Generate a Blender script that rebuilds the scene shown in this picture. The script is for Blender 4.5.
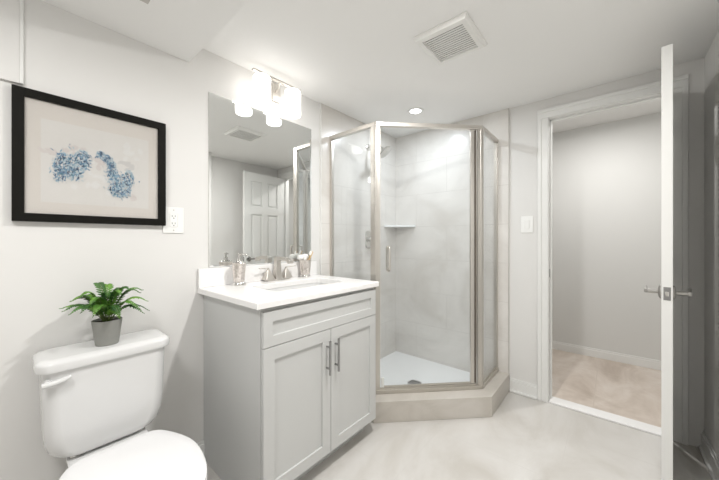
import bpy, bmesh, math, random
from mathutils import Vector, Matrix, noise
random.seed(7)
PI = math.pi
for o in list(bpy.data.objects):
    bpy.data.objects.remove(o, do_unlink=True)
scene = bpy.context.scene
C = scene.collection

# ------------------------------------------------------------------ camera
# origin: point on the floor under the camera; left wall x=-1.66, door wall y=2.513
XL, XR, YB, YN, ZC = -1.66, 0.394, 2.513, -1.5, 2.19
cam_d = bpy.data.cameras.new('camera')
cam = bpy.data.objects.new('camera', cam_d); C.objects.link(cam)
cam.location = (0, 0, 1.17)
cam.rotation_euler = (PI/2, 0, math.radians(40.37))
cam_d.sensor_width = 36; cam_d.lens = 36*297.0/719
cam_d.clip_start = 0.02
scene.camera = cam

# ------------------------------------------------------------------ world, lights, exposure
w = bpy.data.worlds.new('world'); scene.world = w; w.use_nodes = True
w.node_tree.nodes['Background'].inputs[0].default_value = (0.9, 0.95, 1, 1)
w.node_tree.nodes['Background'].inputs[1].default_value = 0.05
scene.view_settings.view_transform = 'Standard'
scene.view_settings.look = 'None'
scene.view_settings.gamma = 1
scene.view_settings.use_curve_mapping = False
scene.view_settings.exposure = 0.66
SHADE_L, DOWN_L, DOWN_W, HALL_W, REAR_FILL_W, MID_FILL_W = 1.9, 5.0, 3.4, 8.5, 7.5, 13.0

def lamp(name, kind, loc, energy, color=(1, 1, 1), size=.1, rot=(0, 0, 0), spot=None, parent=None):
    d = bpy.data.lights.new(name, kind); d.energy = energy; d.color = color
    if kind == 'AREA': d.shape = 'DISK'; d.size = size
    elif kind == 'SPOT': d.spot_size = spot; d.spot_blend = .6; d.shadow_soft_size = size
    else: d.shadow_soft_size = size
    o = bpy.data.objects.new(name, d); C.objects.link(o); o.location = loc; o.rotation_euler = rot
    if parent: o.parent = parent
    return o

# ------------------------------------------------------------------ materials
def principled(name):
    m = bpy.data.materials.new(name); m.use_nodes = True
    return m, m.node_tree, m.node_tree.nodes['Principled BSDF']
def mat(name, col, rough=.5, metal=0, var=.04, scale=6, bump=0, bscale=80, coat=0, spec=.5):
    m, t, b = principled(name)
    tc = t.nodes.new('ShaderNodeTexCoord')
    nz = t.nodes.new('ShaderNodeTexNoise'); nz.inputs['Scale'].default_value = scale; nz.inputs['Detail'].default_value = 4
    t.links.new(tc.outputs['Object'], nz.inputs['Vector'])
    mx = t.nodes.new('ShaderNodeMix'); mx.data_type = 'RGBA'
    mx.inputs[6].default_value = tuple(max(0, c*(1-var)) for c in col)+(1,)
    mx.inputs[7].default_value = tuple(min(1, c*(1+var)) for c in col)+(1,)
    t.links.new(nz.outputs[0], mx.inputs[0]); t.links.new(mx.outputs[2], b.inputs['Base Color'])
    b.inputs['Roughness'].default_value = rough; b.inputs['Metallic'].default_value = metal
    b.inputs['Coat Weight'].default_value = coat; b.inputs['Coat Roughness'].default_value = .08
    b.inputs['Specular IOR Level'].default_value = spec
    if bump:
        n2 = t.nodes.new('ShaderNodeTexNoise'); n2.inputs['Scale'].default_value = bscale
        t.links.new(tc.outputs['Object'], n2.inputs['Vector'])
        bp = t.nodes.new('ShaderNodeBump'); bp.inputs['Strength'].default_value = bump; bp.inputs['Distance'].default_value = .004
        t.links.new(n2.outputs[0], bp.inputs['Height']); t.links.new(bp.outputs[0], b.inputs['Normal'])
    return m
def emit(name, col, s):
    m, t, b = principled(name)
    b.inputs['Base Color'].default_value = (.9, .9, .9, 1)
    b.inputs['Emission Color'].default_value = col+(1,); b.inputs['Emission Strength'].default_value = s
    b.inputs['Roughness'].default_value = .3
    return m
def glass_mat(name, tint, refl=1.0):
    m = bpy.data.materials.new(name); m.use_nodes = True; t = m.node_tree; t.nodes.clear()
    out = t.nodes.new('ShaderNodeOutputMaterial')
    tr = t.nodes.new('ShaderNodeBsdfTransparent'); tr.inputs[0].default_value = tint+(1,)
    gl = t.nodes.new('ShaderNodeBsdfGlossy'); gl.inputs['Roughness'].default_value = .02
    gl.inputs[0].default_value = (refl, refl, refl, 1)
    lw = t.nodes.new('ShaderNodeLayerWeight')                 # thin pane: Schlick reflectance, the same from both faces
    pw = t.nodes.new('ShaderNodeMath'); pw.operation = 'POWER'; pw.inputs[1].default_value = 5
    fr = t.nodes.new('ShaderNodeMath'); fr.operation = 'MULTIPLY_ADD'; fr.inputs[1].default_value = .95; fr.inputs[2].default_value = .045
    t.links.new(lw.outputs['Facing'], pw.inputs[0]); t.links.new(pw.outputs[0], fr.inputs[0])
    mx = t.nodes.new('ShaderNodeMixShader')
    t.links.new(fr.outputs[0], mx.inputs[0]); t.links.new(tr.outputs[0], mx.inputs[1]); t.links.new(gl.outputs[0], mx.inputs[2])
    t.links.new(mx.outputs[0], out.inputs[0])
    return m
def marble(name, c0, c1, c2, scale, rough, brick=None, axes=None, grout=(.6, .58, .55), dist=1.2, mortar=.003):
    """soft veined stone; brick=(w,h,offset,shift_u,shift_v) adds grout lines in the plane given by axes."""
    m, t, b = principled(name)
    tc = t.nodes.new('ShaderNodeTexCoord')
    n1 = t.nodes.new('ShaderNodeTexNoise'); n1.inputs['Scale'].default_value = scale; n1.inputs['Detail'].default_value = 7
    n1.inputs['Roughness'].default_value = .6; n1.inputs['Distortion'].default_value = dist
    mp = t.nodes.new('ShaderNodeMapping'); mp.inputs['Scale'].default_value = (1, .55, 1.3); mp.inputs['Rotation'].default_value = (0, 0, .6)
    t.links.new(tc.outputs['Object'], mp.inputs[0]); t.links.new(mp.outputs[0], n1.inputs['Vector'])
    r = t.nodes.new('ShaderNodeValToRGB')
    r.color_ramp.elements[0].position = .33; r.color_ramp.elements[0].color = c0+(1,)
    r.color_ramp.elements[1].position = .68; r.color_ramp.elements[1].color = c2+(1,)
    e = r.color_ramp.elements.new(.5); e.color = c1+(1,)
    t.links.new(n1.outputs[0], r.inputs[0])
    src = r.outputs[0]
    if brick:
        sp = t.nodes.new('ShaderNodeSeparateXYZ'); t.links.new(tc.outputs['Object'], sp.inputs[0])
        cb = t.nodes.new('ShaderNodeCombineXYZ')
        for k, (ax, sh) in enumerate(zip(axes, brick[3:5])):
            ad = t.nodes.new('ShaderNodeMath'); ad.operation = 'ADD'; ad.inputs[1].default_value = sh
            t.links.new(sp.outputs[ax], ad.inputs[0]); t.links.new(ad.outputs[0], cb.inputs[k])
        br = t.nodes.new('ShaderNodeTexBrick'); br.inputs['Scale'].default_value = 1
        br.inputs['Brick Width'].default_value = brick[0]; br.inputs['Row Height'].default_value = brick[1]
        br.offset = brick[2]; br.inputs['Mortar Size'].default_value = mortar; br.inputs['Mortar Smooth'].default_value = .3
        t.links.new(cb.outputs[0], br.inputs['Vector'])
        mx = t.nodes.new('ShaderNodeMix'); mx.data_type = 'RGBA'
        t.links.new(br.outputs['Fac'], mx.inputs[0]); t.links.new(src, mx.inputs[6]); mx.inputs[7].default_value = grout+(1,)
        src = mx.outputs[2]
    t.links.new(src, b.inputs['Base Color'])
    b.inputs['Roughness'].default_value = rough
    return m

M = {}
M['wall'] = mat('wall_paint', (.76, .75, .73), .6, var=.012, scale=2)
M['ceil'] = mat('ceiling_paint', (.89, .885, .87), .8, var=.01, scale=2)
M['trim'] = mat('trim_paint', (.80, .80, .78), .35, var=.01)
M['floor'] = marble('floor_vinyl', (.52, .495, .455), (.60, .58, .55), (.66, .645, .62), 3.0, .33, (.915, .61, .5, .12, .2), (1, 0), grout=(.56, .54, .51), mortar=.001, dist=.7)
M['hallfloor'] = marble('hall_tile', (.50, .42, .355), (.65, .57, .50), (.78, .72, .66), 3.4, .45, (.6, .6, 0, .1, .2), (0, 1), grout=(.6, .53, .46), dist=.5)
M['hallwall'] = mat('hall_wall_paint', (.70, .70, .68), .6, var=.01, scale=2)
TILE = ((.66, .63, .59), (.73, .705, .67), (.79, .765, .73))
M['tileL'] = marble('shower_tile_left', *TILE, 1.8, .25, (.61, .305, .5, .11, .23), (1, 2), grout=(.64, .615, .58), mortar=.0022)
M['tileB'] = marble('shower_tile_back', *TILE, 1.8, .25, (.61, .305, .5, .2, .23), (0, 2), grout=(.64, .615, .58), mortar=.0022)
M['curb'] = marble('curb_tile', (.48, .445, .40), (.56, .525, .475), (.63, .595, .55), 2.6, .35)
M['edge'] = mat('tile_edge_metal', (.55, .53, .5), .35, .6)
M['tray'] = mat('acrylic', (.88, .89, .89), .25, var=.005)
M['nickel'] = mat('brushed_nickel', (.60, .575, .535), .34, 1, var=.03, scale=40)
M['nickel_lit'] = mat('brushed_nickel_lit', (.66, .63, .59), .38, 1, var=.03, scale=40)  # lighter copy of the brushed nickel, lit tone put into the colour
M['chrome'] = mat('chrome', (.7, .69, .67), .14, 1, var=.02)
M['dark_chrome'] = mat('pull_steel', (.36, .36, .36), .3, 1, var=.02)
M['glass'] = glass_mat('clear_glass', (.968, .979, .985))
M['pane'] = glass_mat('picture_glass', (.98, .98, .98), .7)
M['gap_shade'] = mat('dark_gap_shade', (.12, .10, .08), .6)
M['cab'] = mat('cabinet_paint', (.59, .595, .585), .4, var=.01)
M['backing'] = mat('fan_housing', (.16, .16, .155), .7)
M['lever'] = mat('lever_nickel', (.42, .41, .395), .28, 1, var=.02)
M['drain'] = mat('drain_steel', (.55, .55, .55), .45, .8, var=.03)
M['dark'] = mat('dark_void', (.03, .03, .03), .8)
M['quartz'] = mat('white_quartz', (.90, .89, .88), .18, var=.03, scale=60)
M['porc'] = mat('porcelain', (.74, .74, .735), .12, var=.005, coat=.4)
M['seat'] = mat('seat_plastic', (.80, .80, .805), .22, var=.005)
M['plastic'] = mat('white_plastic', (.87, .87, .85), .35, var=.01)
M['black'] = mat('black_frame', (.007, .0065, .005), .55, var=.1, spec=.12)
M['mat'] = mat('print_mat', (.66, .62, .575), .8, var=.015, scale=4)
M['paper'] = mat('print_paper', (.68, .66, .63), .8, var=.03, scale=9)
M['pot'] = mat('grey_pot', (.27, .27, .25), .75, var=.08, scale=30, bump=.15, bscale=120)
M['soil'] = mat('soil', (.03, .022, .016), .95, var=.4, scale=60, bump=.8, bscale=200)
M['louver'] = mat('grille_plastic', (.84, .835, .81), .4, var=.01)
M['wood'] = mat('bamboo', (.66, .48, .27), .55, var=.12, scale=50)
M['cloth'] = mat('white_cloth', (.88, .87, .84), .9, var=.03, scale=40)
M['shade'] = emit('lit_opal_glass', (1, .97, .93), SHADE_L)
M['lens'] = emit('lit_lens', (.96, .98, 1), DOWN_L)
M['mirror'], _t, _b = principled('mirror_silver')
_b.inputs['Base Color'].default_value = (.82, .83, .82, 1); _b.inputs['Metallic'].default_value = 1; _b.inputs['Roughness'].default_value = .0
def leaf_mat(name, a, bcol):
    m, t, b = principled(name)
    tc = t.nodes.new('ShaderNodeTexCoord'); nz = t.nodes.new('ShaderNodeTexNoise'); nz.inputs['Scale'].default_value = 22
    t.links.new(tc.outputs['Object'], nz.inputs['Vector'])
    r = t.nodes.new('ShaderNodeValToRGB'); r.color_ramp.elements[0].position = .35; r.color_ramp.elements[1].position = .65
    r.color_ramp.elements[0].color = a+(1,); r.color_ramp.elements[1].color = bcol+(1,)
    t.links.new(nz.outputs[0], r.inputs[0]); t.links.new(r.outputs[0], b.inputs['Base Color'])
    b.inputs['Roughness'].default_value = .45
    return m
M['leafA'] = leaf_mat('fern_leaf', (.018, .075, .012), (.06, .17, .02))
M['leafB'] = leaf_mat('fern_leaf_light', (.05, .16, .02), (.16, .34, .04))
M['stem'] = mat('fern_stem', (.12, .17, .04), .6)
def mosaic():
    m, t, b = principled('silver_mosaic')
    tc = t.nodes.new('ShaderNodeTexCoord'); v = t.nodes.new('ShaderNodeTexVoronoi'); v.inputs['Scale'].default_value = 120
    t.links.new(tc.outputs['Object'], v.inputs['Vector'])
    r = t.nodes.new('ShaderNodeValToRGB'); r.color_ramp.elements[0].color = (.55, .50, .46, 1); r.color_ramp.elements[1].color = (.85, .80, .76, 1)
    t.links.new(v.outputs['Color'], r.inputs[0]); t.links.new(r.outputs[0], b.inputs['Base Color'])
    b.inputs['Metallic'].default_value = .75; b.inputs['Roughness'].default_value = .28
    return m
M['mosaic'] = mosaic()
for i, c in enumerate([(.045, .11, .20), (.10, .21, .33), (.23, .37, .48), (.022, .04, .09), (.42, .52, .57), (.055, .17, .23)]):
    M['ink%d' % i] = mat('ink', c, .8, var=.1, scale=90)
M['wash0'] = mat('pink_wash', (.63, .585, .56), .8, var=.04, scale=60)
M['wash1'] = mat('grey_wash', (.58, .565, .55), .8, var=.04, scale=60)
M['wash2'] = mat('pale_wash', (.70, .69, .67), .8, var=.02, scale=30)

# ------------------------------------------------------------------ mesh helpers
class MB:
    def __init__(s): s.bm = bmesh.new()
    def _add(s, verts, faces, mi=0):
        vs = [s.bm.verts.new(v) for v in verts]
        fs = []
        for f in faces:
            try:
                q = s.bm.faces.new([vs[i] for i in f]); q.material_index = mi; fs.append(q)
            except ValueError: pass
        return vs, fs
    def box(s, x0, x1, y0, y1, z0, z1, bev=0, seg=2, mtx=None):
        b = bmesh.new()
        vs = [b.verts.new((x, y, z)) for x in (x0, x1) for y in (y0, y1) for z in (z0, z1)]
        for f in ((0, 1, 3, 2), (4, 6, 7, 5), (0, 4, 5, 1), (2, 3, 7, 6), (0, 2, 6, 4), (1, 5, 7, 3)):
            b.faces.new([vs[i] for i in f])
        if bev: bmesh.ops.bevel(b, geom=b.edges[:], offset=bev, segments=seg, profile=.5, affect='EDGES')
        if mtx: bmesh.ops.transform(b, matrix=mtx, verts=b.verts)
        s.merge(b); return s
    def merge(s, b):
        me = bpy.data.meshes.new('tmp'); b.to_mesh(me); b.free(); s.bm.from_mesh(me); bpy.data.meshes.remove(me)
    def bar(s, p0, p1, wd, ht, bev=0, up=(0, 0, 1)):
        """box beam from p0 to p1: width wd across, ht along up, centred"""
        p0 = Vector(p0); p1 = Vector(p1); d = p1-p0; L = d.length; d.normalize()
        u = Vector(up); sd = d.cross(u).normalized(); u = sd.cross(d).normalized()
        m = Matrix(((d.x, sd.x, u.x, p0.x), (d.y, sd.y, u.y, p0.y), (d.z, sd.z, u.z, p0.z), (0, 0, 0, 1)))
        return s.box(0, L, -wd/2, wd/2, -ht/2, ht/2, bev, 2, m)
    def rings(s, rings, cap0=True, cap1=True, mi=0):
        R = [[s.bm.verts.new(p) for p in r] for r in rings]; n = len(R[0])
        for a, b in zip(R, R[1:]):
            for i in range(n):
                q = s.bm.faces.new((a[i], a[(i+1) % n], b[(i+1) % n], b[i])); q.material_index = mi
        if cap0: s.bm.faces.new(R[0][::-1]).material_index = mi
        if cap1: s.bm.faces.new(R[-1]).material_index = mi
        return s
    def cyl(s, p0, p1, r0, r1=None, n=20, cap=True):
        r1 = r0 if r1 is None else r1
        return s.tube([p0, p1], [r0, r1], n, cap)
    def tube(s, pts, r, n=12, cap=True):
        pts = [Vector(p) for p in pts]
        rs = r if isinstance(r, (list, tuple)) else [r]*len(pts)
        t0 = (pts[1]-pts[0]).normalized()
        ref = Vector((0, 0, 1)) if abs(t0.z) < .9 else Vector((1, 0, 0))
        nrm = t0.cross(ref).normalized(); out = []
        for i, p in enumerate(pts):
            t = ((pts[min(i+1, len(pts)-1)]-pts[max(i-1, 0)])).normalized()
            nrm = (nrm-t*nrm.dot(t)).normalized(); bi = t.cross(nrm)
            out.append([p+(nrm*math.cos(a)+bi*math.sin(a))*rs[i] for a in [2*PI*k/n for k in range(n)]])
        return s.rings(out, cap, cap)
    def lathe(s, c, prof, n=32, axis='z', cap=True):
        out = []
        for r, h in prof:
            ring = []
            for k in range(n):
                a = 2*PI*k/n
                if axis == 'z': p = (c[0]+r*math.cos(a), c[1]+r*math.sin(a), c[2]+h)
                elif axis == 'x': p = (c[0]+h, c[1]+r*math.cos(a), c[2]+r*math.sin(a))
                else: p = (c[0]+r*math.sin(a), c[1]+h, c[2]+r*math.cos(a))
                ring.append(p)
            out.append(ring)
        return s.rings(out, cap, cap)
    def prism(s, poly, z0, z1, bev=0):
        b = bmesh.new()
        lo = [b.verts.new((x, y, z0)) for x, y in poly]; hi = [b.verts.new((x, y, z1)) for x, y in poly]; n = len(poly)
        b.faces.new(lo[::-1]); b.faces.new(hi)
        for i in range(n): b.faces.new((lo[i], lo[(i+1) % n], hi[(i+1) % n], hi[i]))
        if bev:
            bmesh.ops.recalc_face_normals(b, faces=b.faces)
            bmesh.ops.bevel(b, geom=b.edges[:], offset=bev, segments=2, profile=.5, affect='EDGES')
        s.merge(b); return s
    def build(s, name, m, parent=None, smooth=40, origin=None):
        """origin: world point that is the object's own base; parts take the root's."""
        bmesh.ops.recalc_face_normals(s.bm, faces=s.bm.faces)
        org = Vector(origin) if origin is not None else (root_org(parent) if parent else Vector((0, 0, 0)))
        bmesh.ops.translate(s.bm, vec=-org, verts=s.bm.verts)
        me = bpy.data.meshes.new(name); s.bm.to_mesh(me); s.bm.free()
        for q in (m if isinstance(m, (list, tuple)) else [m]): me.materials.append(q)
        if smooth:
            for p in me.polygons: p.use_smooth = True
            me.set_sharp_from_angle(angle=math.radians(smooth))
        o = bpy.data.objects.new(name, me); C.objects.link(o)
        if smooth: o.modifiers.new('weighted', 'WEIGHTED_NORMAL').keep_sharp = True
        if parent: o.parent = parent
        else: o.location = org
        return o
def root_org(o):
    while o.parent: o = o.parent
    return o.location.copy()
def thing(name, label, cat, loc, group=None):
    o = bpy.data.objects.new(name, None); C.objects.link(o); o.location = loc; o.empty_display_size = .05
    return tag(o, label, cat, group)
def tag(o, label, cat, group=None, kind=None):
    o['label'] = label; o['category'] = cat
    if group: o['group'] = group
    if kind: o['kind'] = kind
    return o
def struct(o, label=None, cat=None):
    o['kind'] = 'structure'
    if label: o['label'] = label; o['category'] = cat
    return o
def rrect(cx, cy, hx, hy, r, z, n=6):
    r = min(r, hx, hy); out = []
    for sx, sy, a0 in ((1, 1, 0), (-1, 1, PI/2), (-1, -1, PI), (1, -1, 1.5*PI)):
        for k in range(n+1):
            a = a0+PI/2*k/n
            out.append((cx+sx*(hx-r)+r*math.cos(a), cy+sy*(hy-r)+r*math.sin(a), z))
    return out
def spline(P, n=8, closed=True):
    out = []; N = len(P)
    for i in range(N if closed else N-1):
        p0, p1, p2, p3 = [Vector(P[j % N]) if closed else Vector(P[max(0, min(N-1, j))]) for j in (i-1, i, i+1, i+2)]
        for k in range(n):
            t = k/n
            out.append(.5*((2*p1)+(p2-p0)*t+(2*p0-5*p1+4*p2-p3)*t*t+(3*p1-p0-3*p2+p3)*t**3))
    if not closed: out.append(Vector(P[-1]))
    return out

# ------------------------------------------------------------------ room shell
HX0, HX1, HY0, HY1, HZ = -1.6, 1.0, 2.615, 3.79, 2.32       # hallway beyond the door
DX0, DX1, DZ = -.346, .262, 2.045                           # doorway
T = .1
struct(MB().box(XL-T, XR+T, YN-T, 2.56, -.08, 0).build('floor', M['floor'], smooth=0), 'pale marbled bathroom floor', 'floor')
struct(MB().box(HX0-T, HX1+T, 2.56, HY1+T, -.08, 0).build('floor_hall', M['hallfloor'], smooth=0), 'tan stone tile floor of the hallway beyond the doorway', 'floor')
struct(MB().box(XL-T, XR+T, YN-T, HY0, ZC, ZC+.25).build('ceiling', M['ceil'], smooth=0), 'white bathroom ceiling', 'ceiling')
struct(MB().box(HX0-T, HX1+T, HY0, HY1+T, HZ, HZ+.1).build('ceiling_hall', M['ceil'], smooth=0), 'white hallway ceiling', 'ceiling')
struct(MB().box(XL, .394, YN, .596, 2.085, ZC+.02).build('ceiling_soffit', M['ceil'], smooth=0), 'dropped ceiling soffit above the toilet', 'ceiling')
struct(MB().box(XL-T, XL, YN-T, HY0, 0, ZC).build('wall_left', M['wall'], smooth=0), 'light grey painted wall behind the toilet and vanity', 'wall')
struct(MB().box(XR, XR+T, YN-T, HY0, 0, ZC).build('wall_right', M['wall'], smooth=0), 'light grey wall behind the open door', 'wall')
struct(MB().box(XL, XR, YN-T, YN, 0, ZC).build('wall_near', M['wall'], smooth=0), 'light grey wall behind the viewer', 'wall')
b = MB(); b.box(XL, DX0-.015, YB, HY0, 0, ZC).box(DX1+.015, XR, YB, HY0, 0, ZC).box(DX0-.015, DX1+.015, YB, HY0, DZ+.015, ZC)
struct(b.build('wall_back', M['wall'], smooth=0), 'light grey wall around the doorway', 'wall')
b = MB(); b.box(HX0-T, HX1+T, HY1, HY1+T, 0, HZ)
struct(b.build('wall_hall', M['hallwall'], smooth=0), 'plain grey hallway wall seen through the doorway', 'wall')
b = MB(); b.box(HX0-T, HX0, HY0, HY1, 0, HZ)
struct(b.build('wall_hall_left', M['hallwall'], smooth=0), 'hallway end wall on the left', 'wall')
b = MB(); b.box(HX1, HX1+T, HY0, HY1, 0, HZ); b.box(XR+T, HX1, HY0-.1, HY0, 0, HZ); b.box(XL, XR+T, HY0-.02, HY0, ZC+.25, HZ)
struct(b.build('wall_hall_right', M['hallwall'], smooth=0), 'hallway end wall on the right', 'wall')

# boxed-in bulkhead on the left wall, over the picture's left end
struct(MB().box(XL, XL+.014, -.5, .022, 1.742, 2.085).build('trim_1', M['wall'], smooth=0), 'boxed wall panel at the top left above the picture', 'trim')
struct(MB().box(XL, XL+.017, .022, .032, 1.742, 2.085, .002).build('trim_2', M['trim']), 'white vertical trim strip edging the wall panel', 'trim')

# shower wall tile
struct(MB().box(XL, XL+.01, 1.5, YB, 0, ZC).build('wall_shower_left', M['tileL'], smooth=0), 'large-format stone tile on the left shower wall', 'wall')
struct(MB().box(XL+.01, -.612, YB-.01, YB, 0, ZC).build('wall_shower_back', M['tileB'], smooth=0), 'large-format stone tile on the back shower wall', 'wall')
struct(MB().box(XL, XL+.0115, 1.496, 1.5, 0, ZC).build('trim_3', M['trim'], smooth=0), 'white edge strip of the shower tile beside the mirror', 'trim')
struct(MB().box(-.612, -.608, YB-.0115, YB, 0, ZC).build('trim_4', M['edge'], smooth=0), 'grey metal edge strip of the shower tile beside the switch', 'trim')

# doorway: jamb lining, stops, casings, threshold
b = MB()
b.box(DX0-.015, DX0, YB-.002, HY0+.002, 0, DZ).box(DX1, DX1+.015, YB-.002, HY0+.002, 0, DZ).box(DX0-.015, DX1+.015, YB-.002, HY0+.002, DZ, DZ+.015)
b.box(DX0, DX0+.011, YB+.04, YB+.075, 0, DZ, .002).box(DX1-.011, DX1, YB+.04, YB+.075, 0, DZ, .002).box(DX0, DX1, YB+.04, YB+.075, DZ-.011, DZ, .002)
jamb = struct(b.build('door_frame', M['trim']), 'white door jamb lining the doorway', 'door frame')
pl = MB().box(DX0+.0002, DX0+.0025, YB+.008, YB+.034, .90, .96, .001)
pl.build('strike_plate', M['dark_chrome'], jamb)
def casing(x0, x1, z0, z1, horiz, name, inner_low):
    b = MB()
    if horiz:
        b.box(x0, x1, YB-.014, YB, z0, z1, .003)
        b.box(x0, x1, YB-.02, YB-.002, z1-.026, z1, .005)
    else:
        b.box(x0, x1, YB-.014, YB, z0, z1, .003)
        if inner_low: b.box(x0, x0+.026, YB-.02, YB-.002, z0, z1, .005)
        else: b.box(x1-.026, x1, YB-.02, YB-.002, z0, z1, .005)
    return struct(b.build(name, M['trim']), None)
tag(casing(DX0-.07, DX0-.004, 0, DZ+.004, False, 'trim_5', True), 'white door casing on the latch side of the doorway', 'trim')
tag(casing(DX1+.004, DX1+.07, 0, DZ+.004, False, 'trim_6', False), 'white door casing on the hinge side, behind the open door', 'trim')
tag(casing(DX0-.07, DX1+.07, DZ+.004, DZ+.07, True, 'trim_7', True), 'white head casing over the doorway', 'trim')
struct(MB().box(DX0, DX1, YB-.008, HY0-.008, 0, .012, .004).build('trim_8', M['quartz']), 'white marble threshold strip in the doorway', 'trim')

def baseboard(name, x0, y0, x1, y1, nx, ny, h=.105, t=.012, shoe=True, label=None):
    """runs (x0,y0)->(x1,y1); (nx,ny) points into the room"""
    b = MB()
    def slab(th, z0, z1, bev):
        xs = sorted((x0, x1)); ys = sorted((y0, y1))
        if nx: xs = sorted((x0, x0+nx*th))
        else: ys = sorted((y0, y0+ny*th))
        b.box(xs[0], xs[1], ys[0], ys[1], z0, z1, bev)
    slab(t, 0, h-.018, .001); slab(t*.55, h-.02, h, .003)
    if shoe: slab(t+.012, 0, .018, .006)
    return struct(b.build(name, M['trim']), label or 'white baseboard', 'baseboard')
baseboard('baseboard_back', -.604, YB, DX0-.07, YB, 0, -1, label='white baseboard between shower curb and door casing')
baseboard('baseboard_right', XR, YN, XR, YB-.0, -1, 0, label='white baseboard behind the open door')
baseboard('baseboard_left', XL, YN, XL, .69, 1, 0, label='white baseboard behind the toilet')
baseboard('baseboard_near', XL, YN, XR, YN, 0, 1, label='white baseboard behind the viewer')
baseboard('baseboard_hall', HX0, HY1, HX1, HY1, 0, -1, h=.085, shoe=False, label='low white baseboard along the hallway wall')

# ------------------------------------------------------------------ shower
CZ = .135
P0, P1, P2, P3 = (XL+.01, 1.6), (-1.215, 1.6), (-.70, 2.13), (-.70, YB-.01)
outer = [(XL+.01, 1.502), (-1.157, 1.502), (-.604, 2.062), (-.604, YB-.01)]
inner = [(XL+.01, 1.66), (-1.24, 1.66), (-.76, 2.154), (-.76, YB-.01)]
curb = MB()
curb.prism(outer+inner[::-1], 0, CZ, .003)
struct(curb.build('shower_curb', M['curb']), 'beige stone tiled curb around the corner shower', 'shower curb')
tray = thing('shower_tray', 'white acrylic neo-angle shower tray inside the glass', 'shower tray', (-1.3, 2.1, 0))
ti = [(XL+.0102, YB-.0102), (XL+.0102, 1.662), (-1.241, 1.662), (-.762, 2.155), (-.762, YB-.0102)]
b = MB(); b.prism(ti, .0, .058)
b.prism([(XL+.0102, 1.662), (-1.241, 1.662), (-.762, 2.155), (-.762, YB-.0102), (-.785, YB-.0102), (-.785, 2.165), (-1.25, 1.685), (XL+.0102, 1.685)], .05, .10, .004)
b.build('pan', M['tray'], tray)
dr = MB(); dr.lathe((-1.165, 2.03, .058), [(.0, .0), (.056, 0), (.056, .003), (.05, .005), (0, .005)], 32, cap=False)
d_o = dr.build('drain', M['drain'], tray)
b = MB()
for k in range(-3, 4): b.box(-1.165+k*.012-.003, -1.165+k*.012+.003, 2.03-.035, 2.03+.035, .0631, .0636)
b.build('drain_slot', M['dark'], d_o, smooth=0)

enc = thing('shower_enclosure', 'neo-angle shower enclosure of clear glass in brushed nickel frames, standing on the curb', 'shower enclosure', (-1.0, 1.9, CZ))
HZ0, HZ1 = 1.938, 1.966
def v3(p, z): return (p[0], p[1], z)
def lerp(a, b, t): return (a[0]+(b[0]-a[0])*t, a[1]+(b[1]-a[1])*t)
segs = [(P0, P1), (P1, P2), (P2, P3)]
for a, c in segs:
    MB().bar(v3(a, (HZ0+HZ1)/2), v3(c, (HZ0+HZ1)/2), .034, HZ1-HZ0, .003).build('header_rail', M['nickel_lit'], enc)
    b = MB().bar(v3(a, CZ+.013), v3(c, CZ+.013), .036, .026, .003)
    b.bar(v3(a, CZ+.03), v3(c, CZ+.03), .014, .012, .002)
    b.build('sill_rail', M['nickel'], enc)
b = MB()
b.cyl(v3(P1, CZ), v3(P1, HZ1), .0155, n=12); b.bar(v3((P1[0]-.020, P1[1]), CZ), v3((P1[0]-.020, P1[1]), HZ1), .026, .034, .002, up=(1, 0, 0))
b.bar(v3(lerp(P1, P2, .022), CZ), v3(lerp(P1, P2, .022), HZ1), .026, .022, .002, up=(1, 1, 0))
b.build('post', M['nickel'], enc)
b = MB()
b.cyl(v3(P2, CZ), v3(P2, HZ1), .0155, n=12); b.bar(v3((P2[0], P2[1]+.016), CZ), v3((P2[0], P2[1]+.016), HZ1), .026, .022, .002, up=(0, 1, 0))
b.bar(v3(lerp(P1, P2, .978), CZ), v3(lerp(P1, P2, .978), HZ1), .026, .022, .002, up=(1, 1, 0))
b.build('post', M['nickel'], enc)
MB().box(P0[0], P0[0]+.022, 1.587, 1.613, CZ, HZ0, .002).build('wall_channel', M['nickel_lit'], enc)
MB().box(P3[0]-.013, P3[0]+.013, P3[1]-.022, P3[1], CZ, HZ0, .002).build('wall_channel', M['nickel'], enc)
MB().bar((P0[0]+.02, 1.6, (CZ+HZ0)/2+.012), (P1[0]-.034, 1.6, (CZ+HZ0)/2+.012), .006, HZ0-CZ-.02).build('glass_panel', M['glass'], enc, smooth=0)
MB().bar((P2[0], P2[1]+.024, (CZ+HZ0)/2+.012), (P2[0], P3[1]-.02, (CZ+HZ0)/2+.012), .006, HZ0-CZ-.02).build('glass_panel', M['glass'], enc, smooth=0)
da, dbb = lerp(P1, P2, .05), lerp(P1, P2, .905)
door = MB().bar(v3(da, (CZ+HZ0)/2+.018), v3(dbb, (CZ+HZ0)/2+.018), .006, HZ0-CZ-.05).build('shower_door', M['glass'], enc, smooth=0)
h0 = lerp(P1, P2, .915)
MB().bar(v3(h0, CZ+.04), v3(h0, HZ0-.004), .022, .026, .003, up=(1, 1, 0)).build('hinge_stile', M['nickel_lit'], door)
h1 = lerp(P1, P2, .947)
MB().bar(v3(h1, CZ+.04), v3(h1, HZ0-.004), .010, .010, 0, up=(1, 1, 0)).build('hinge_gap_shade', M['gap_shade'], door, smooth=0)  # dark strip standing in for the shaded gap between stile and post
b = MB().bar(v3(lerp(P1, P2, .05), CZ+.043), v3(lerp(P1, P2, .915), CZ+.043), .010, .012, .002)
b.build('door_sweep', M['nickel'], door)
MB().bar(v3(lerp(P1, P2, .062), CZ+.04), v3(lerp(P1, P2, .062), CZ+.105), .012, .02, .002, up=(1, 1, 0)).build('guide_block', M['plastic'], door)
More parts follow.
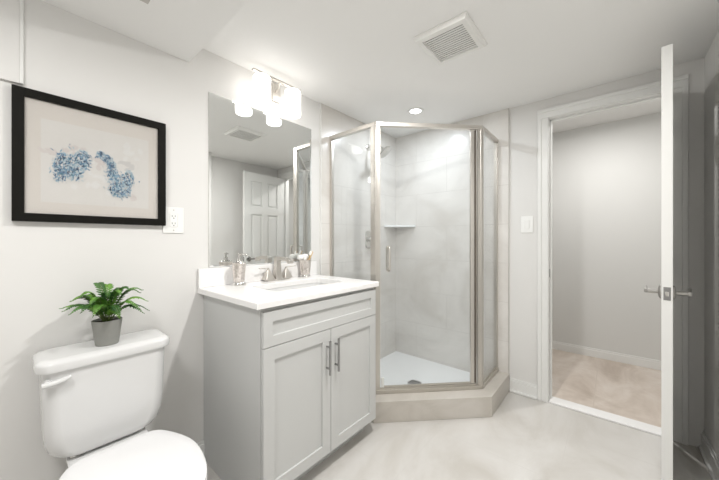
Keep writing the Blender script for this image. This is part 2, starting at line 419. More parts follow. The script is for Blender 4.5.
n = Vector((P2[1]-P1[1], -(P2[0]-P1[0]), 0)).normalized()      # outwards from the shower
hp = Vector(v3(lerp(P1, P2, .115), 0))
def off(k, z): return hp+n*k+Vector((0, 0, z))
for sg, _ in ((1, 0), (-1, 0)):
    path = [off(sg*k, z) for k, z in ((.003, 1.118), (.03, 1.118), (.042, 1.114), (.047, 1.10), (.047, .985), (.042, .971), (.03, .967), (.003, .967))]
    b = MB().tube(spline(path, 4, False), .0085, 12)
    b.cyl(off(sg*.003, 1.118), off(sg*.008, 1.118), .014); b.cyl(off(sg*.003, .967), off(sg*.008, .967), .014)
    b.build('pull_handle', M['nickel_lit'], door)

sh = thing('showerhead', 'round nickel shower head on a bent arm high on the left shower wall', 'shower', (XL+.01, 2.06, 1.98))
MB().lathe((XL+.01, 2.06, 1.99), [(.0, 0), (.03, 0), (.028, .006), (.013, .012), (0, .012)], 24, 'x', False).build('flange', M['chrome'], sh)
arm = spline([(XL+.012, 2.06, 1.99), (XL+.07, 2.055, 1.995), (XL+.13, 2.05, 1.98), (XL+.165, 2.045, 1.95)], 6, False)
MB().tube(arm, .0085).build('arm', M['chrome'], sh)
hd = MB(); hd.lathe((0, 0, 0), [(0, .0), (.012, .0), (.014, -.02), (.034, -.033), (.062, -.043), (.064, -.054), (.06, -.059), (0, -.057)], 32, cap=False)
mt = Matrix.Translation((XL+.165, 2.045, 1.953)) @ Matrix.Rotation(math.radians(-38), 4, 'Y') @ Matrix.Rotation(math.radians(12), 4, 'X')
bmesh.ops.transform(hd.bm, matrix=mt, verts=hd.bm.verts)
hd.build('head', M['chrome'], sh)
vl = thing('shower_valve', 'nickel shower valve plate with lever on the left shower wall', 'shower valve', (XL+.01, 2.06, 1.175))
b = MB(); b.rings([[(XL+.0105+dx, 2.06+p[0], 1.175+p[1]) for p in [(q[0], q[1]) for q in rrect(0, 0, .044*sc, .078*sc, .03*sc, 0)]] for dx, sc in ((0, 1), (.005, 1), (.009, .92), (.01, .8))])
b.build('escutcheon', M['chrome'], vl)
b = MB().cyl((XL+.018, 2.06, 1.175), (XL+.06, 2.06, 1.175), .02, .017)
b.bar((XL+.055, 2.05, 1.175), (XL+.055, 2.16, 1.168), .014, .018, .004)
b.build('lever', M['chrome'], vl)
# corner shelf
b = MB()
cs = [(XL+.01, YB-.01), (XL+.01, YB-.215)]
for k in range(9):
    a = k/8; cs.append((XL+.01+.015+.205*a, YB-.215+.19*a-.025*math.sin(PI*a)))
cs.append((XL+.235, YB-.01))
b.prism(cs, 1.293, 1.311, .003)
tag(b.build('corner_shelf', M['tray'], origin=(XL+.05, YB-.05, 1.293)), 'white corner shelf on the shower tile', 'shelf')

# ------------------------------------------------------------------ vanity
CT = .919
VY0, VY1, VXF = .668, 1.432, -1.105
van = thing('vanity_cabinet', 'light grey shaker vanity cabinet between toilet and shower', 'cabinet', (XL, VY0, 0))
b = MB()
KZ = .094
b.box(XL+.001, VXF, VY0, VY0+.018, 0, CT-.031, .001)                    # left side runs to the floor
b.box(XL+.001, VXF, VY1-.018, VY1, KZ, CT-.031, .001); b.box(XL+.001, VXF-.07, VY1-.018, VY1, 0, KZ+.01)
b.box(XL+.001, XL+.012, VY0+.018, VY1-.018, .06, CT-.031)
b.box(XL+.012, VXF-.001, VY0+.018, VY1-.018, KZ, KZ+.018)
b.box(VXF-.016, VXF-.001, VY0+.018, VY1-.018, CT-.06, CT-.031)
b.box(VXF-.02, VXF-.002, VY0+.018, VY1-.018, .70, .74)
b.build('carcass', M['cab'], van)
MB().box(VXF-.075, VXF-.06, VY0+.018, VY1-.018, 0, KZ).build('toe_kick', M['cab'], van, smooth=0)
def shaker(name, y0, y1, z0, z1, parent, rail=.055, x=VXF):
    t = .019; b = MB()
    b.box(x+.001, x+.010, y0+.01, y1-.01, z0+.01, z1-.01)
    b.box(x+.001, x+t, y0, y0+rail, z0, z1, .0015); b.box(x+.001, x+t, y1-rail, y1, z0, z1, .0015)
    b.box(x+.001, x+t, y0+rail-.001, y1-rail+.001, z0, z0+rail, .0015); b.box(x+.001, x+t, y0+rail-.001, y1-rail+.001, z1-rail, z1, .0015)
    return b.build(name, M['cab'], parent)
shaker('drawer_front', VY0+.003, VY1-.003, .7225, CT-.047, van, .045)
ym = 1.054
for y0, y1, hy in ((VY0+.003, ym-.0015, ym-.030), (ym+.0015, VY1-.003, ym+.03)):
    d = shaker('door', y0, y1, KZ+.001, .7195, van)
    h = MB(); xf = VXF+.019
    h.cyl((xf+.026, hy, .502), (xf+.026, hy, .669), .006, n=14)
    for z in (.532, .638): h.cyl((xf, hy, z), (xf+.026, hy, z), .0048, n=12)
    h.build('bar_handle', M['dark_chrome'], d)

top = thing('vanity_countertop', 'white quartz vanity countertop with a rectangular undermount sink', 'countertop', (XL, .66, CT-.03))
CX0, CX1, CY0, CY1 = XL+.001, -1.076, .637, 1.447
SX, SY, SHX, SHY = -1.37, 1.083, .13, .245
angs = set()
N = 64
scx, scy = SX, SY
for k in range(N): angs.add(round(2*PI*k/N, 5))
for x in (CX0, CX1):
    for y in (CY0, CY1): angs.add(round(math.atan2(y-scy, x-scx) % (2*PI), 5))
angs = sorted(angs)
def on_rect(a):
    dx, dy = math.cos(a), math.sin(a)
    ts = []
    if dx > 1e-9: ts.append((CX1-scx)/dx)
    if dx < -1e-9: ts.append((CX0-scx)/dx)
    if dy > 1e-9: ts.append((CY1-scy)/dy)
    if dy < -1e-9: ts.append((CY0-scy)/dy)
    t = min(ts); return scx+dx*t, scy+dy*t
def on_sink(a, g=0, e=9):
    hx, hy = SHX+g, SHY+g
    dx, dy = math.cos(a), math.sin(a)
    t = (abs(dx/hx)**e+abs(dy/hy)**e)**(-1/e); return scx+dx*t, scy+dy*t
def inset(p, k): return (min(max(p[0], CX0+k), CX1-k), min(max(p[1], CY0+k), CY1-k))
R = lambda fn, z: [(fn(a)[0], fn(a)[1], z) for a in angs]
b = MB()
b.rings([R(lambda a: on_sink(a), CT-.03), R(lambda a: on_sink(a), CT-.002), R(lambda a: on_sink(a, .002), CT),
         R(lambda a: inset(on_rect(a), .004), CT), R(on_rect, CT-.004), R(on_rect, CT-.028), R(lambda a: inset(on_rect(a), .003), CT-.03), R(lambda a: on_sink(a), CT-.03)], False, False)
b.build('slab', M['quartz'], top)
tag(MB().box(CX0, CX0+.02, CY0, CY1, CT, CT+.100, .002).build('backsplash', M['quartz'], origin=(CX0, 1.05, CT)), 'low white quartz backsplash strip standing on the countertop under the mirror', 'backsplash')
b = MB()
b.rings([R(lambda a: on_sink(a, .012), CT-.0305), R(lambda a: on_sink(a, .004), CT-.0305), R(lambda a: on_sink(a, .0), CT-.05), R(lambda a: on_sink(a, -.012, 7), CT-.13), R(lambda a: on_sink(a, -.03, 6), CT-.152),
         R(lambda a: on_sink(a, -.06, 4), CT-.16), R(lambda a: (scx+.022*math.cos(a), scy+.022*math.sin(a)), CT-.165)], False, True)
sk = b.build('sink', M['porc'], top)
MB().lathe((SX, SY, CT-.1645), [(0, 0), (.024, 0), (.024, .002), (.02, .003), (0, .001)], 24, cap=False).build('sink_drain', M['chrome'], sk)

# faucet
FX = -1.605
fa = thing('faucet', 'brushed nickel two-handle faucet with squared spout on the countertop', 'faucet', (FX, 1.09, CT))
b = MB(); b.rings([rrect(FX, 1.09, .027*k, .083-.027*(1-k), .012, CT+z) for k, z in ((1, 0), (1, .006), (.9, .01))]); b.build('base_plate', M['nickel_lit'], fa)
def taper(b, x, y, z0, z1, h0, h1, r=.004):
    b.rings([rrect(x, y, h0, h0, r, z0), rrect(x, y, h0, h0, r, z0+.008), rrect(x, y, h1, h1, r*.8, z1), rrect(x, y, h1*.8, h1*.8, r*.6, z1+.003)])
b = MB(); taper(b, FX, 1.09, CT+.008, CT+.09, .023, .0165)
prof = [(FX-.017, .118), (FX-.017, .135), (FX-.005, .147), (FX+.06, .147), (FX+.125, .138), (FX+.142, .128), (FX+.142, .110), (FX+.120, .110), (FX+.117, .120), (FX+.06, .127), (FX+.017, .125), (FX+.0165, .085), (FX-.0165, .085)]
bb = bmesh.new()
A = [bb.verts.new((x, 1.09-.0155, CT+z)) for x, z in prof]; B = [bb.verts.new((x, 1.09+.0155, CT+z)) for x, z in prof]
bb.faces.new(A); bb.faces.new(B[::-1])
for i in range(len(A)): bb.faces.new((A[i], B[i], B[(i+1) % len(A)], A[(i+1) % len(A)]))
bmesh.ops.recalc_face_normals(bb, faces=bb.faces)
bmesh.ops.bevel(bb, geom=bb.edges[:], offset=.002, segments=2, profile=.5, affect='EDGES')
b.merge(bb)
b.build('spout', M['nickel_lit'], fa)
for sy in (-1, 1):
    b = MB(); y = 1.09+sy*.066; taper(b, FX, y, CT+.008, CT+.066, .029, .009)
    b.cyl((FX, y, CT+.064), (FX, y, CT+.075), .008, n=14)
    b.bar((FX-.004, y-.004*sy, CT+.077), (FX+.012, y+.068*sy, CT+.081), .013, .005, .0018)
    b.build('handle', M['nickel_lit'], fa)

# soap dispenser
sx, sy = -1.575, .822
so = thing('soap_dispenser', 'silver mosaic soap dispenser with pump left of the faucet', 'soap dispenser', (sx, sy, CT))
MB().lathe((sx, sy, CT), [(0, 0), (.036, 0), (.037, .008), (.033, .016), (.026, .022), (0, .022)], 28, cap=False).build('foot', M['chrome'], so)
MB().lathe((sx, sy, CT), [(0, .018), (.027, .018), (.029, .03), (.036, .115), (.037, .122), (.034, .126), (0, .126)], 28, cap=False).build('body', M['mosaic'], so)
b = MB(); b.lathe((sx, sy, CT), [(0, .124), (.034, .124), (.031, .130), (.013, .133), (.011, .145), (.011, .152), (.005, .153), (.005, .166), (.009, .167), (.009, .176), (.004, .178), (0, .178)], 24, cap=False)
b.tube([(sx, sy, CT+.171), (sx+.02, sy+.018, CT+.172), (sx+.035, sy+.031, CT+.166)], [.006, .005, .004], 10)
b.build('pump', M['chrome'], so)
# tumbler
tx, ty = -1.595, 1.305
tu = thing('tumbler', 'silver bathroom tumbler right of the faucet holding wooden toothbrushes', 'cup', (tx, ty, CT))
MB().lathe((tx, ty, CT), [(0, 0), (.034, 0), (.035, .008), (.032, .016), (.028, .02), (0, .02)], 28, cap=False).build('foot', M['chrome'], tu)
b = MB(); b.lathe((tx, ty, CT), [(0, .016), (.030, .017), (.032, .03), (.040, .112), (.041, .117), (.038, .117), (.036, .10), (.027, .026), (0, .024)], 28, cap=False)
b.build('cup', M['mosaic'], tu)
def toothbrush(base, head, label):
    base = Vector(base); head = Vector(head); d = (head-base).normalized()
    t = thing('toothbrush', label, 'toothbrush', base, 'wooden toothbrushes in the tumbler')
    MB().bar(base, head, .013, .007, .002).build('handle', M['wood'], t)
    sd = d.cross(Vector((0, 0, 1))).normalized(); up = sd.cross(d)
    MB().bar(head-d*.028+up*.008, head-d*.002+up*.008, .010, .012, .002).build('bristles', M['cloth'], t)
toothbrush((tx-.008, ty-.020, CT+.032), (tx-.004, ty+.062, CT+.172), 'wooden toothbrush leaning furthest right out of the tumbler, nearest the wall')
toothbrush((tx+.006, ty-.018, CT+.032), (tx+.030, ty+.040, CT+.170), 'wooden toothbrush standing steepest out of the tumbler')
# small white cloth tucked in the tumbler
b = MB()
for (cx, cy, cz, rx, ry, rz, sd) in ((-.012, -.026, .132, .024, .026, .02, 1), (-.016, .012, .135, .02, .026, .022, 2), (-.004, -.006, .118, .018, .02, .02, 3)):
    q = bmesh.new(); bmesh.ops.create_icosphere(q, subdivisions=3, radius=1)
    for v in q.verts:
        nn = 1+.28*noise.noise(v.co*1.8+Vector((sd*7, 0, 0)))
        v.co = Vector((tx+cx+v.co.x*rx*nn, ty+cy+v.co.y*ry*nn, CT+cz+v.co.z*rz*nn))
    b.merge(q)
tag(b.build('washcloth', M['cloth'], origin=(tx, ty, CT+.03)), 'small crumpled white cloth tucked into the tumbler', 'cloth')

# ------------------------------------------------------------------ mirror
b = MB(); y0, y1, z0, z1, bw = .693, 1.409, CT+.101, 1.97, .012
Q = lambda x, k: [(x, y0+k, z0+k), (x, y1-k, z0+k), (x, y1-k, z1-k), (x, y0+k, z1-k)]
b.rings([Q(XL+.0005, 0), Q(XL+.004, 0), Q(XL+.006, bw)])
tag(b.build('wall_mirror', M['mirror'], smooth=0, origin=(XL, 1.05, z0)), 'large rectangular mirror on the wall above the vanity', 'mirror')

# ------------------------------------------------------------------ vanity light
vlx = XL+.11
vlt = thing('vanity_light', 'two-shade nickel vanity light above the mirror', 'wall light', (XL, 1.11, 2.12))
b = MB(); b.box(XL, XL+.018, 1.08, 1.14, 2.06, 2.175, .004); b.build('back_plate', M['nickel_lit'], vlt)
b = MB().tube([(XL+.018, 1.105, 2.12), (XL+.06, 1.095, 2.125), (vlx, 1.07, 2.139)], .007); b.build('arm', M['nickel_lit'], vlt)
MB().bar((vlx, .889, 2.139), (vlx, 1.222, 2.139), .022, .010, .002).build('crossbar', M['nickel'], vlt)
for y in (.948, 1.167):
    MB().cyl((vlx, y, 2.112), (vlx, y, 2.136), .02).build('socket', M['nickel_lit'], vlt)
    b = MB(); b.lathe((vlx, y, 1.960), [(0, .004), (.044, .0), (.049, .004), (.05, .012), (.05, .15), (.046, .158), (.0, .158)], 32, cap=False)
    b.build('shade', M['shade'], vlt)

# ------------------------------------------------------------------ ceiling fixtures
def downlight(x, y, z, label, watts, color):
    t = thing('recessed_downlight', label, 'ceiling light', (x, y, z), None)
    b = MB(); b.lathe((x, y, z), [(.042, -.002), (.044, -.007), (.058, -.006), (.062, 0), (.042, 0)], 36, cap=False); b.build('trim_ring', M['trim'], t)
    MB().lathe((x, y, z), [(0, -.004), (.043, -.003), (.043, 0), (0, 0)], 32, cap=False).build('lens', M['lens'], t)
    lamp('downlight_lamp', 'AREA', (0, 0, -.012), watts, color, .08, parent=t)
    return t
downlight(-1.18, 2.07, ZC, 'small round lit downlight in the ceiling above the shower', DOWN_W, (.88, .94, 1.0))
downlight(-.47, 1.05, ZC, 'unseen downlight added as fill in the ceiling between vanity and door, above the frame', MID_FILL_W, (1, .985, .96))  # added out of view to brighten the ceiling and right side
rl = thing('added_fill_light', 'unseen round light added as fill on the soffit above and behind the viewer', 'ceiling light', (-.7, -.35, 2.085))  # invented fixture out of view, general fill for the room
MB().lathe((-.7, -.35, 2.085), [(0, -.04), (.16, -.035), (.19, -.015), (.19, 0), (0, 0)], 40, cap=False).build('diffuser', M['lens'], rl)
lamp('rear_fill_lamp', 'AREA', (0, 0, -.05), REAR_FILL_W, (1, .985, .965), .36, parent=rl)
lx, ly = -.04, 3.0
hl = thing('hall_light', 'round lit ceiling light in the hallway', 'ceiling light', (lx, ly, HZ))
MB().lathe((lx, ly, HZ), [(0, -.03), (.06, -.026), (.075, -.01), (.075, 0), (0, 0)], 32, cap=False).build('diffuser', M['lens'], hl)
lamp('hall_lamp', 'AREA', (0, 0, -.04), HALL_W, (1, .98, .96), .07, parent=hl)

gx, gy = -.63, 1.46
fan = thing('exhaust_fan_grille', 'square white exhaust fan grille on the ceiling', 'vent', (gx, gy, ZC))
hw, hl_ = .137, .145
b = MB()
fr = lambda k, z: [(gx-hw+k, gy-hl_+k, z), (gx+hw-k, gy-hl_+k, z), (gx+hw-k, gy+hl_-k, z), (gx-hw+k, gy+hl_-k, z)]
b.rings([fr(0, ZC), fr(.0, ZC-.006), fr(.012, ZC-.02), fr(.034, ZC-.022), fr(.036, ZC-.016), fr(.036, ZC-.004)], False, False)
b.build('frame', M['louver'], fan)
MB().box(gx-hw+.03, gx+hw-.03, gy-hl_+.03, gy+hl_-.03, ZC-.005, ZC-.001).build('backing', M['backing'], fan, smooth=0)
b = MB()
for k in range(13):
    y = gy-hl_+.046+k*(2*hl_-.092)/12
    m = Matrix.Translation((gx, y, ZC-.013)) @ Matrix.Rotation(math.radians(10), 4, 'X')
    b.box(-hw+.035, hw-.035, -.0069, .0069, -.001, .001, 0, 1, m)
b.build('louvers', M['louver'], fan, smooth=0)
# small register at the soffit, only its corner shows
reg = thing('soffit_register', 'grey corner of a small register on the soffit at the top edge', 'vent', (-1.30, .27, 2.085))
MB().box(-1.365, -1.245, .215, .345, 2.079, 2.085, .002).build('face', M['edge'], reg)

# ------------------------------------------------------------------ wall plates
def plate_left(name, y0, y1, z0, z1, label, cat):
    t = thing(name, label, cat, (XL, (y0+y1)/2, (z0+z1)/2))
    b = MB().box(XL, XL+.006, y0, y1, z0, z1, .0025); b.build('cover_plate', M['plastic'], t)
    return t
oy, oz = .5245, 1.268
ou = plate_left('wall_outlet', .478, .571, oz-.064, oz+.064, 'white duplex outlet at the lower right of the picture frame', 'outlet')
rc = MB().box(XL+.005, XL+.008, oy-.017, oy+.017, oz-.034, oz+.034, .003).build('receptacle', M['plastic'], ou)
b = MB()
for dz in (-.018, .018):
    b.box(XL+.0078, XL+.0083, oy-.008, oy-.006, oz+dz-.002, oz+dz+.007); b.box(XL+.0078, XL+.0083, oy+.005, oy+.007, oz+dz-.002, oz+dz+.007)
    b.cyl((XL+.0078, oy, oz+dz-.008), (XL+.0083, oy, oz+dz-.008), .0025, n=10)
b.build('slots', M['dark'], rc, smooth=0)
for dz in (-.05, .05): MB().cyl((XL+.0055, oy, oz+dz), (XL+.0072, oy, oz+dz), .003, n=12).build('screw', M['edge'], ou)
swx, swz = -.486, 1.287
sw = thing('light_switch', 'white rocker light switch between shower tile and door casing', 'light switch', (swx, YB, swz))
MB().box(swx-.041, swx+.041, YB-.006, YB, swz-.063, swz+.063, .0025).build('cover_plate', M['plastic'], sw)
m = Matrix.Translation((swx, YB-.0075, swz)) @ Matrix.Rotation(math.radians(3.5), 4, 'X')
MB().box(-.0165, .0165, -.003, .003, -.033, .033, .001, 2, m).build('rocker', M['plastic'], sw)

# ------------------------------------------------------------------ framed print
PY0, PY1, PZ0, PZ1 = .003, .486, 1.239, 1.729
pic = thing('framed_print', 'black-framed print of blue painted blossoms above the toilet', 'picture', (XL, .244, 1.24))
fwd, fx = .031, XL+.024
b = MB()
b.box(XL+.002, fx, PY0, PY0+fwd, PZ0, PZ1, .0015); b.box(XL+.002, fx, PY1-fwd, PY1, PZ0, PZ1, .0015)
b.box(XL+.002, fx-.0002, PY0+fwd-.001, PY1-fwd+.001, PZ0, PZ0+fwd, .0015); b.box(XL+.002, fx-.0002, PY0+fwd-.001, PY1-fwd+.001, PZ1-fwd, PZ1, .0015)
b.build('frame', M['black'], pic)
MB().box(XL+.003, XL+.012, PY0+fwd-.004, PY1-fwd+.004, PZ0+fwd-.004, PZ1-fwd+.004).build('mount_board', M['mat'], pic, smooth=0)
px = XL+.0125
pr = MB().box(XL+.012, px, .075, .418, 1.315, 1.632).build('print', M['paper'], pic, smooth=0)
inkm = [M['ink%d' % i] for i in range(6)]+[M['wash0'], M['wash1'], M['wash2']]
b = MB(); cnt = 0
def stroke(y, z, L, W, ang, mi):
    global cnt
    cnt += 1
    x = px+.0003+cnt*1.2e-6
    ca, sa = math.cos(ang), math.sin(ang)
    pts = []
    for u, v in ((-1, 0), (-.6, .8), (.1, 1), (.8, .6), (1, 0), (.5, -.8), (-.2, -1), (-.8, -.6)):
        u += random.uniform(-.15, .15); v += random.uniform(-.2, .2)
        pts.append((x, y+L*u*ca-W*v*sa, z+L*u*sa+W*v*ca))
    b._add(pts, [tuple(range(8))], mi)
for (y, z, ry, rz, mi, n_) in ((.16, 1.535, .03, .022, 6, 6), (.24, 1.50, .02, .02, 6, 8), (.345, 1.50, .025, .02, 7, 10), (.35, 1.36, .03, .02, 6, 7), (.25, 1.42, .07, .05, 8, 16), (.10, 1.51, .015, .02, 6, 5), (.33, 1.56, .06, .03, 8, 12)):
    for k in range(n_): stroke(random.gauss(y, ry*.6), random.gauss(z, rz*.6), random.uniform(.008, .018), random.uniform(.005, .010), random.uniform(0, PI), mi)
blobs = [(.142, 1.468, .038, .048, 230), (.192, 1.495, .030, .040, 150), (.165, 1.44, .03, .03, 90), (.125, 1.425, .02, .03, 50),
         (.248, 1.528, .014, .018, 40), (.268, 1.515, .014, .018, 40), (.283, 1.485, .016, .03, 70), (.288, 1.45, .02, .03, 80), (.318, 1.405, .036, .048, 230), (.34, 1.44, .022, .04, 80), (.30, 1.39, .03, .03, 60)]
for (y, z, ry, rz, n_) in blobs:
    for k in range(int(n_*1.6)):
        a = random.uniform(0, 2*PI); q = math.sqrt(random.random())
        yy, zz = y+ry*q*math.cos(a), z+rz*q*math.sin(a)
        if k % 7 == 0: yy, zz, q = random.gauss(y, ry*.6), random.gauss(z, rz*.6), 1
        mi = random.choice([0, 1, 1, 0, 2, 2, 3, 4, 4, 5, 0, 3]) if q < .8 else random.choice([1, 2, 4, 4, 7])
        stroke(yy, zz, random.uniform(.0025, .0075), random.uniform(.0012, .0026), random.gauss(PI/2, .6), mi)
b.build('painted_blossoms', inkm, pr, smooth=0)
MB().box(XL+.0165, XL+.0185, PY0+fwd-.002, PY1-fwd+.002, PZ0+fwd-.002, PZ1-fwd+.002).build('glazing', M['pane'], pic, smooth=0)

# ------------------------------------------------------------------ toilet
TY = .252
to = thing('toilet', 'white two-piece toilet with closed lid', 'toilet', (XL, TY, 0))
b = MB()
rows = []
for z, hy, xf, r in ((.386, .10, -1.50, .05), (.389, .135, -1.475, .06), (.398, .152, -1.468, .06), (.42, .168, -1.464, .055), (.46, .178, -1.461, .05), (.52, .181, -1.458, .045), (.716, .186, -1.452, .045)):
    rows.append(rrect((XL+.015+xf)/2, TY, (xf-XL-.015)/2, hy, r, z))
b.rings(rows)
b.build('tank', M['porc'], to)
b = MB(); lc, lh = (XL+.008-1.440)/2, (-1.440-XL-.008)/2
b.rings([rrect(lc, TY, lh-.012, .19, .04, .716), rrect(lc, TY, lh-.002, .199, .045, .718), rrect(lc, TY, lh, .201, .045, .725), rrect(lc, TY, lh, .201, .045, .742), rrect(lc, TY, lh-.004, .197, .042, .75), rrect(lc, TY, lh-.014, .187, .036, .756), rrect(lc, TY, lh-.03, .17, .03, .758)])
b.build('tank_lid', M['porc'], to)
b = MB(); b.cyl((-1.459, .082, .686), (-1.443, .082, .686), .010, n=16)
b.tube(spline([(-1.441, .068, .683), (-1.439, .09, .684), (-1.438, .115, .688), (-1.440, .138, .695)], 5, False), [.0085]*10+[.008, .008, .007, .007, .006, .005], 12)
b.build('flush_lever', M['porc'], to)
def outline(z, sc=1.0, dx=0):
    pts = [(-1.375, -.105), (-1.32, -.152), (-1.20, -.190), (-1.08, -.184), (-.98, -.150), (-.915, -.08), (-.898, 0), (-.915, .08), (-.98, .150), (-1.08, .184), (-1.20, .190), (-1.32, .152), (-1.375, .105), (-1.378, 0)]
    c = Vector((-1.14, 0)); out = []
    for p in spline([(x, y, 0) for x, y in pts], 6):
        out.append((c.x+(p.x-c.x)*sc+dx, TY+p.y*sc, z))
    return out
b = MB(); b.rings([outline(.389, .985), outline(.389, 1), outline(.402, 1.005), outline(.405, .99)]); b.build('seat_ring', M['seat'], to)
b = MB(); b.rings([outline(.407, .99), outline(.407, 1.0), outline(.416, 1.006), outline(.422, 1.0), outline(.4265, .97), outline(.4285, .85), outline(.429, .4)]); b.build('seat_lid', M['seat'], to)
for sy in (-.075, .075): MB().box(-1.405, -1.368, TY+sy-.02, TY+sy+.02, .376, .41, .006).build('seat_hinge', M['seat'], to)
b = MB()
b.rings([outline(0, .62, -.07), outline(.05, .60, -.07), outline(.14, .60, -.06), outline(.22, .72, -.03), outline(.30, .9, -.008), outline(.36, .975), outline(.386, .98), outline(.388, .96)])
b.rings([rrect(-1.49, TY, .15, .10, .04, .0), rrect(-1.49, TY, .15, .10, .04, .2), rrect(-1.49, TY, .16, .11, .05, .30), rrect(-1.48, TY, .165, .12, .05, .36), rrect(-1.48, TY, .165, .12, .05, .374), rrect(-1.48, TY, .16, .115, .05, .378)])
b.build('bowl', M['porc'], to)
for sy in (-.1, .1): MB().cyl((-1.5, TY+sy, .378), (-1.5, TY+sy, .39), .012, n=12).build('tank_bolt', M['chrome'], to)

# ------------------------------------------------------------------ fern on the tank
fx0, fy0, fz0 = -1.53, .25, .758
fe = thing('potted_fern', 'small green fern in a grey pot on the toilet tank lid', 'plant', (fx0, fy0, fz0))
MB().lathe((fx0, fy0, fz0), [(0, 0), (.035, 0), (.037, .003), (.0475, .094), (.0475, .097), (.044, .097), (.042, .082), (0, .082)], 36, cap=False).build('pot', M['pot'], fe)
MB().lathe((fx0, fy0, fz0), [(0, .0825), (.0425, .0825), (.04, .088), (0, .09)], 24, cap=False).build('soil', M['soil'], fe)
def frond(az, L, rise, droop, mi, wid=.025):
    b = MB(); base = Vector((fx0, fy0, fz0+.086))+Vector((math.cos(az), math.sin(az), 0))*random.uniform(.002, .012)
    dirh = Vector((math.cos(az), math.sin(az), 0)); side = Vector((-math.sin(az), math.cos(az), 0))
    nseg = 22; P = []
    bend = random.uniform(-.25, .25)
    for i in range(nseg+1):
        t = i/nseg
        P.append(base+dirh*(L*(t**1.15))+side*(bend*L*t*t*.5)+Vector((0, 0, rise*math.sin(min(1, t*1.05)*PI*.62)-droop*t*t)))
    b.tube(P, [.0016*(1-.7*i/nseg) for i in range(nseg+1)], 6)
    for i in range(4, nseg+1):
        t = i/nseg
        tan = (P[min(i+1, nseg)]-P[i-1]).normalized()
        sv = tan.cross(Vector((0, 0, 1))).normalized(); up = sv.cross(tan)
        ll = wid*(math.sin(PI*min(1, (t*.86+.16)))**.8)*random.uniform(.85, 1.1)
        for sg in (-1, 1):
            d = (sv*sg+tan*.55+up*random.uniform(-.05, .2)).normalized()
            wv = tan*(.0034+.0012*math.sin(PI*t)); o = P[i]
            tip = o+d*ll-up*ll*.22; m1 = o+d*ll*.35+up*.0015; m2 = o+d*ll*.75-up*ll*.08
            b._add([o-wv*.5, m1-wv*.95, m2-wv*.7, tip, m2+wv*.6, m1+wv*.9, o+wv*.5, m1+up*.0012, m2+up*.001],
                   [(0, 1, 7, 6), (1, 2, 8, 7), (2, 3, 8), (3, 4, 8), (4, 5, 7, 8), (5, 6, 7)], 1)
    b.build('frond', [M['stem'], M['leafB'] if mi else M['leafA']], fe, smooth=60)
yw = PI/2
fr_list = [(-1.75, .125, .085, .005, 1), (-1.45, .125, .10, .02, 0), (-1.95, .105, .115, .01, 0), (-2.3, .09, .12, .01, 1), (1.5, .135, .085, .055, 0), (1.2, .12, .11, .03, 1),
           (1.75, .115, .135, .01, 1), (.7, .115, .11, .05, 1), (.1, .10, .10, .05, 0), (-.5, .115, .11, .05, 1), (-.95, .105, .105, .03, 0), (2.3, .085, .13, .0, 0), (3.0, .07, .15, 0, 1), (-2.8, .06, .16, 0, 0),
           (.4, .07, .14, .01, 1), (-.2, .07, .135, .01, 0), (1.0, .08, .15, .01, 0), (-1.3, .08, .14, .01, 1), (-1.6, .10, .13, .02, 1), (1.4, .10, .14, .02, 0), (-.7, .09, .13, .03, 1), (.9, .125, .09, .05, 0), (-1.1, .115, .10, .03, 1), (.3, .10, .085, .05, 1)]
for az, L, ri, dr_, mi in fr_list: frond(az, L, ri*.95, dr_, mi)

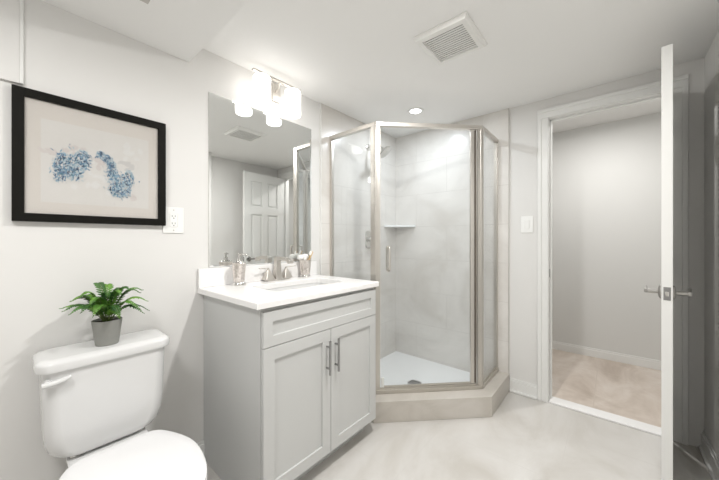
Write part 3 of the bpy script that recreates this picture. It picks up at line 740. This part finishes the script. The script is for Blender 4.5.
# ------------------------------------------------------------------ bathroom door, standing open
# local frame: hinge at origin, leaf runs along +X, room-side face at y=0..-.035
LW, LT, DB, DT = .607, .035, .012, 2.03
b = MB()
b.box(0, LW, .010, LT-.010, DB, DT)
st, mid = .095, .085
rails = [(DB, .24), (.80, .92), (1.50, 1.60), (DT-.11, DT)]
for y0_, y1_ in ((0, .012), (LT-.012, LT)):
    for x0_, x1_ in ((0, st), (LW/2-mid/2, LW/2+mid/2), (LW-st, LW)): b.box(x0_, x1_, y0_, y1_, DB, DT, .0015)
    for z0_, z1_ in rails: b.box(.001, LW-.001, y0_+.0001, y1_-.0001, z0_, z1_, .0015)
    for (za, zb) in ((.24, .80), (.92, 1.50), (1.60, DT-.11)):
        for xa, xb in ((st, LW/2-mid/2), (LW/2+mid/2, LW-st)):
            b.box(xa+.022, xb-.022, y0_+.002, y1_-.002, za+.022, zb-.022, .004)
b.box(-.0008, .002, 0, LT, DB, DT+.0008); b.box(LW-.002, LW+.0008, -.0003, LT+.0003, DB, DT+.0008, .0012); b.box(0, LW, 0, LT, DT-.002, DT+.0008)
leaf = b.build('door_1', M['trim'], smooth=0)
tag(leaf, 'white six-panel bathroom door standing open into the room', 'door'); leaf['kind'] = 'structure'
hz = .932
def dpart(b, name, m): return b.build(name, m, leaf, origin=(0, 0, 0))
dpart(MB().box(LW+.0003, LW+.0022, .006, LT-.006, hz-.029, hz+.029, .0005), 'latch_plate', M['dark_chrome'])
dpart(MB().box(LW+.001, LW+.010, .011, LT-.011, hz-.011, hz+.011, .003), 'latch_bolt', M['chrome'])
for sgn, y in ((-1, 0), (1, LT)):
    b = MB(); xk = LW-.06
    b.lathe((xk, y, hz), [(0, 0), (.032, 0), (.032, sgn*.005), (.026, sgn*.009), (.012, sgn*.012), (0, sgn*.012)], 28, 'y', False)
    b.cyl((xk, y+sgn*.01, hz), (xk, y+sgn*.055, hz), .0095, n=16)
    b.bar((xk+.012, y+sgn*.052, hz), (xk-.105, y+sgn*.056, hz+.004), .013, .020, .005)
    dpart(b, 'lever_handle', M['lever'])
for z in (.22, 1.02, 1.82):
    b = MB(); b.cyl((-.004, LT+.003, z-.045), (-.004, LT+.003, z+.045), .006, n=12); b.box(-.001, .03, LT-.0005, LT+.0015, z-.045, z+.045)
    dpart(b, 'hinge', M['dark_chrome'])
# leaf swings about its hinge: local +X points from hinge to latch edge
hinge = Vector((.2605, 2.4855, 0)); latch = Vector((.203, 1.8785, 0))
ang = math.atan2(latch.y-hinge.y, latch.x-hinge.x)
# local +y must face +x side (right wall): local y = rot90(localX); pick origin so that LT side passes through hinge
leaf.rotation_euler = (0, 0, ang)
ydir = Vector((-math.sin(ang), math.cos(ang), 0))
leaf.location = hinge-ydir*LT
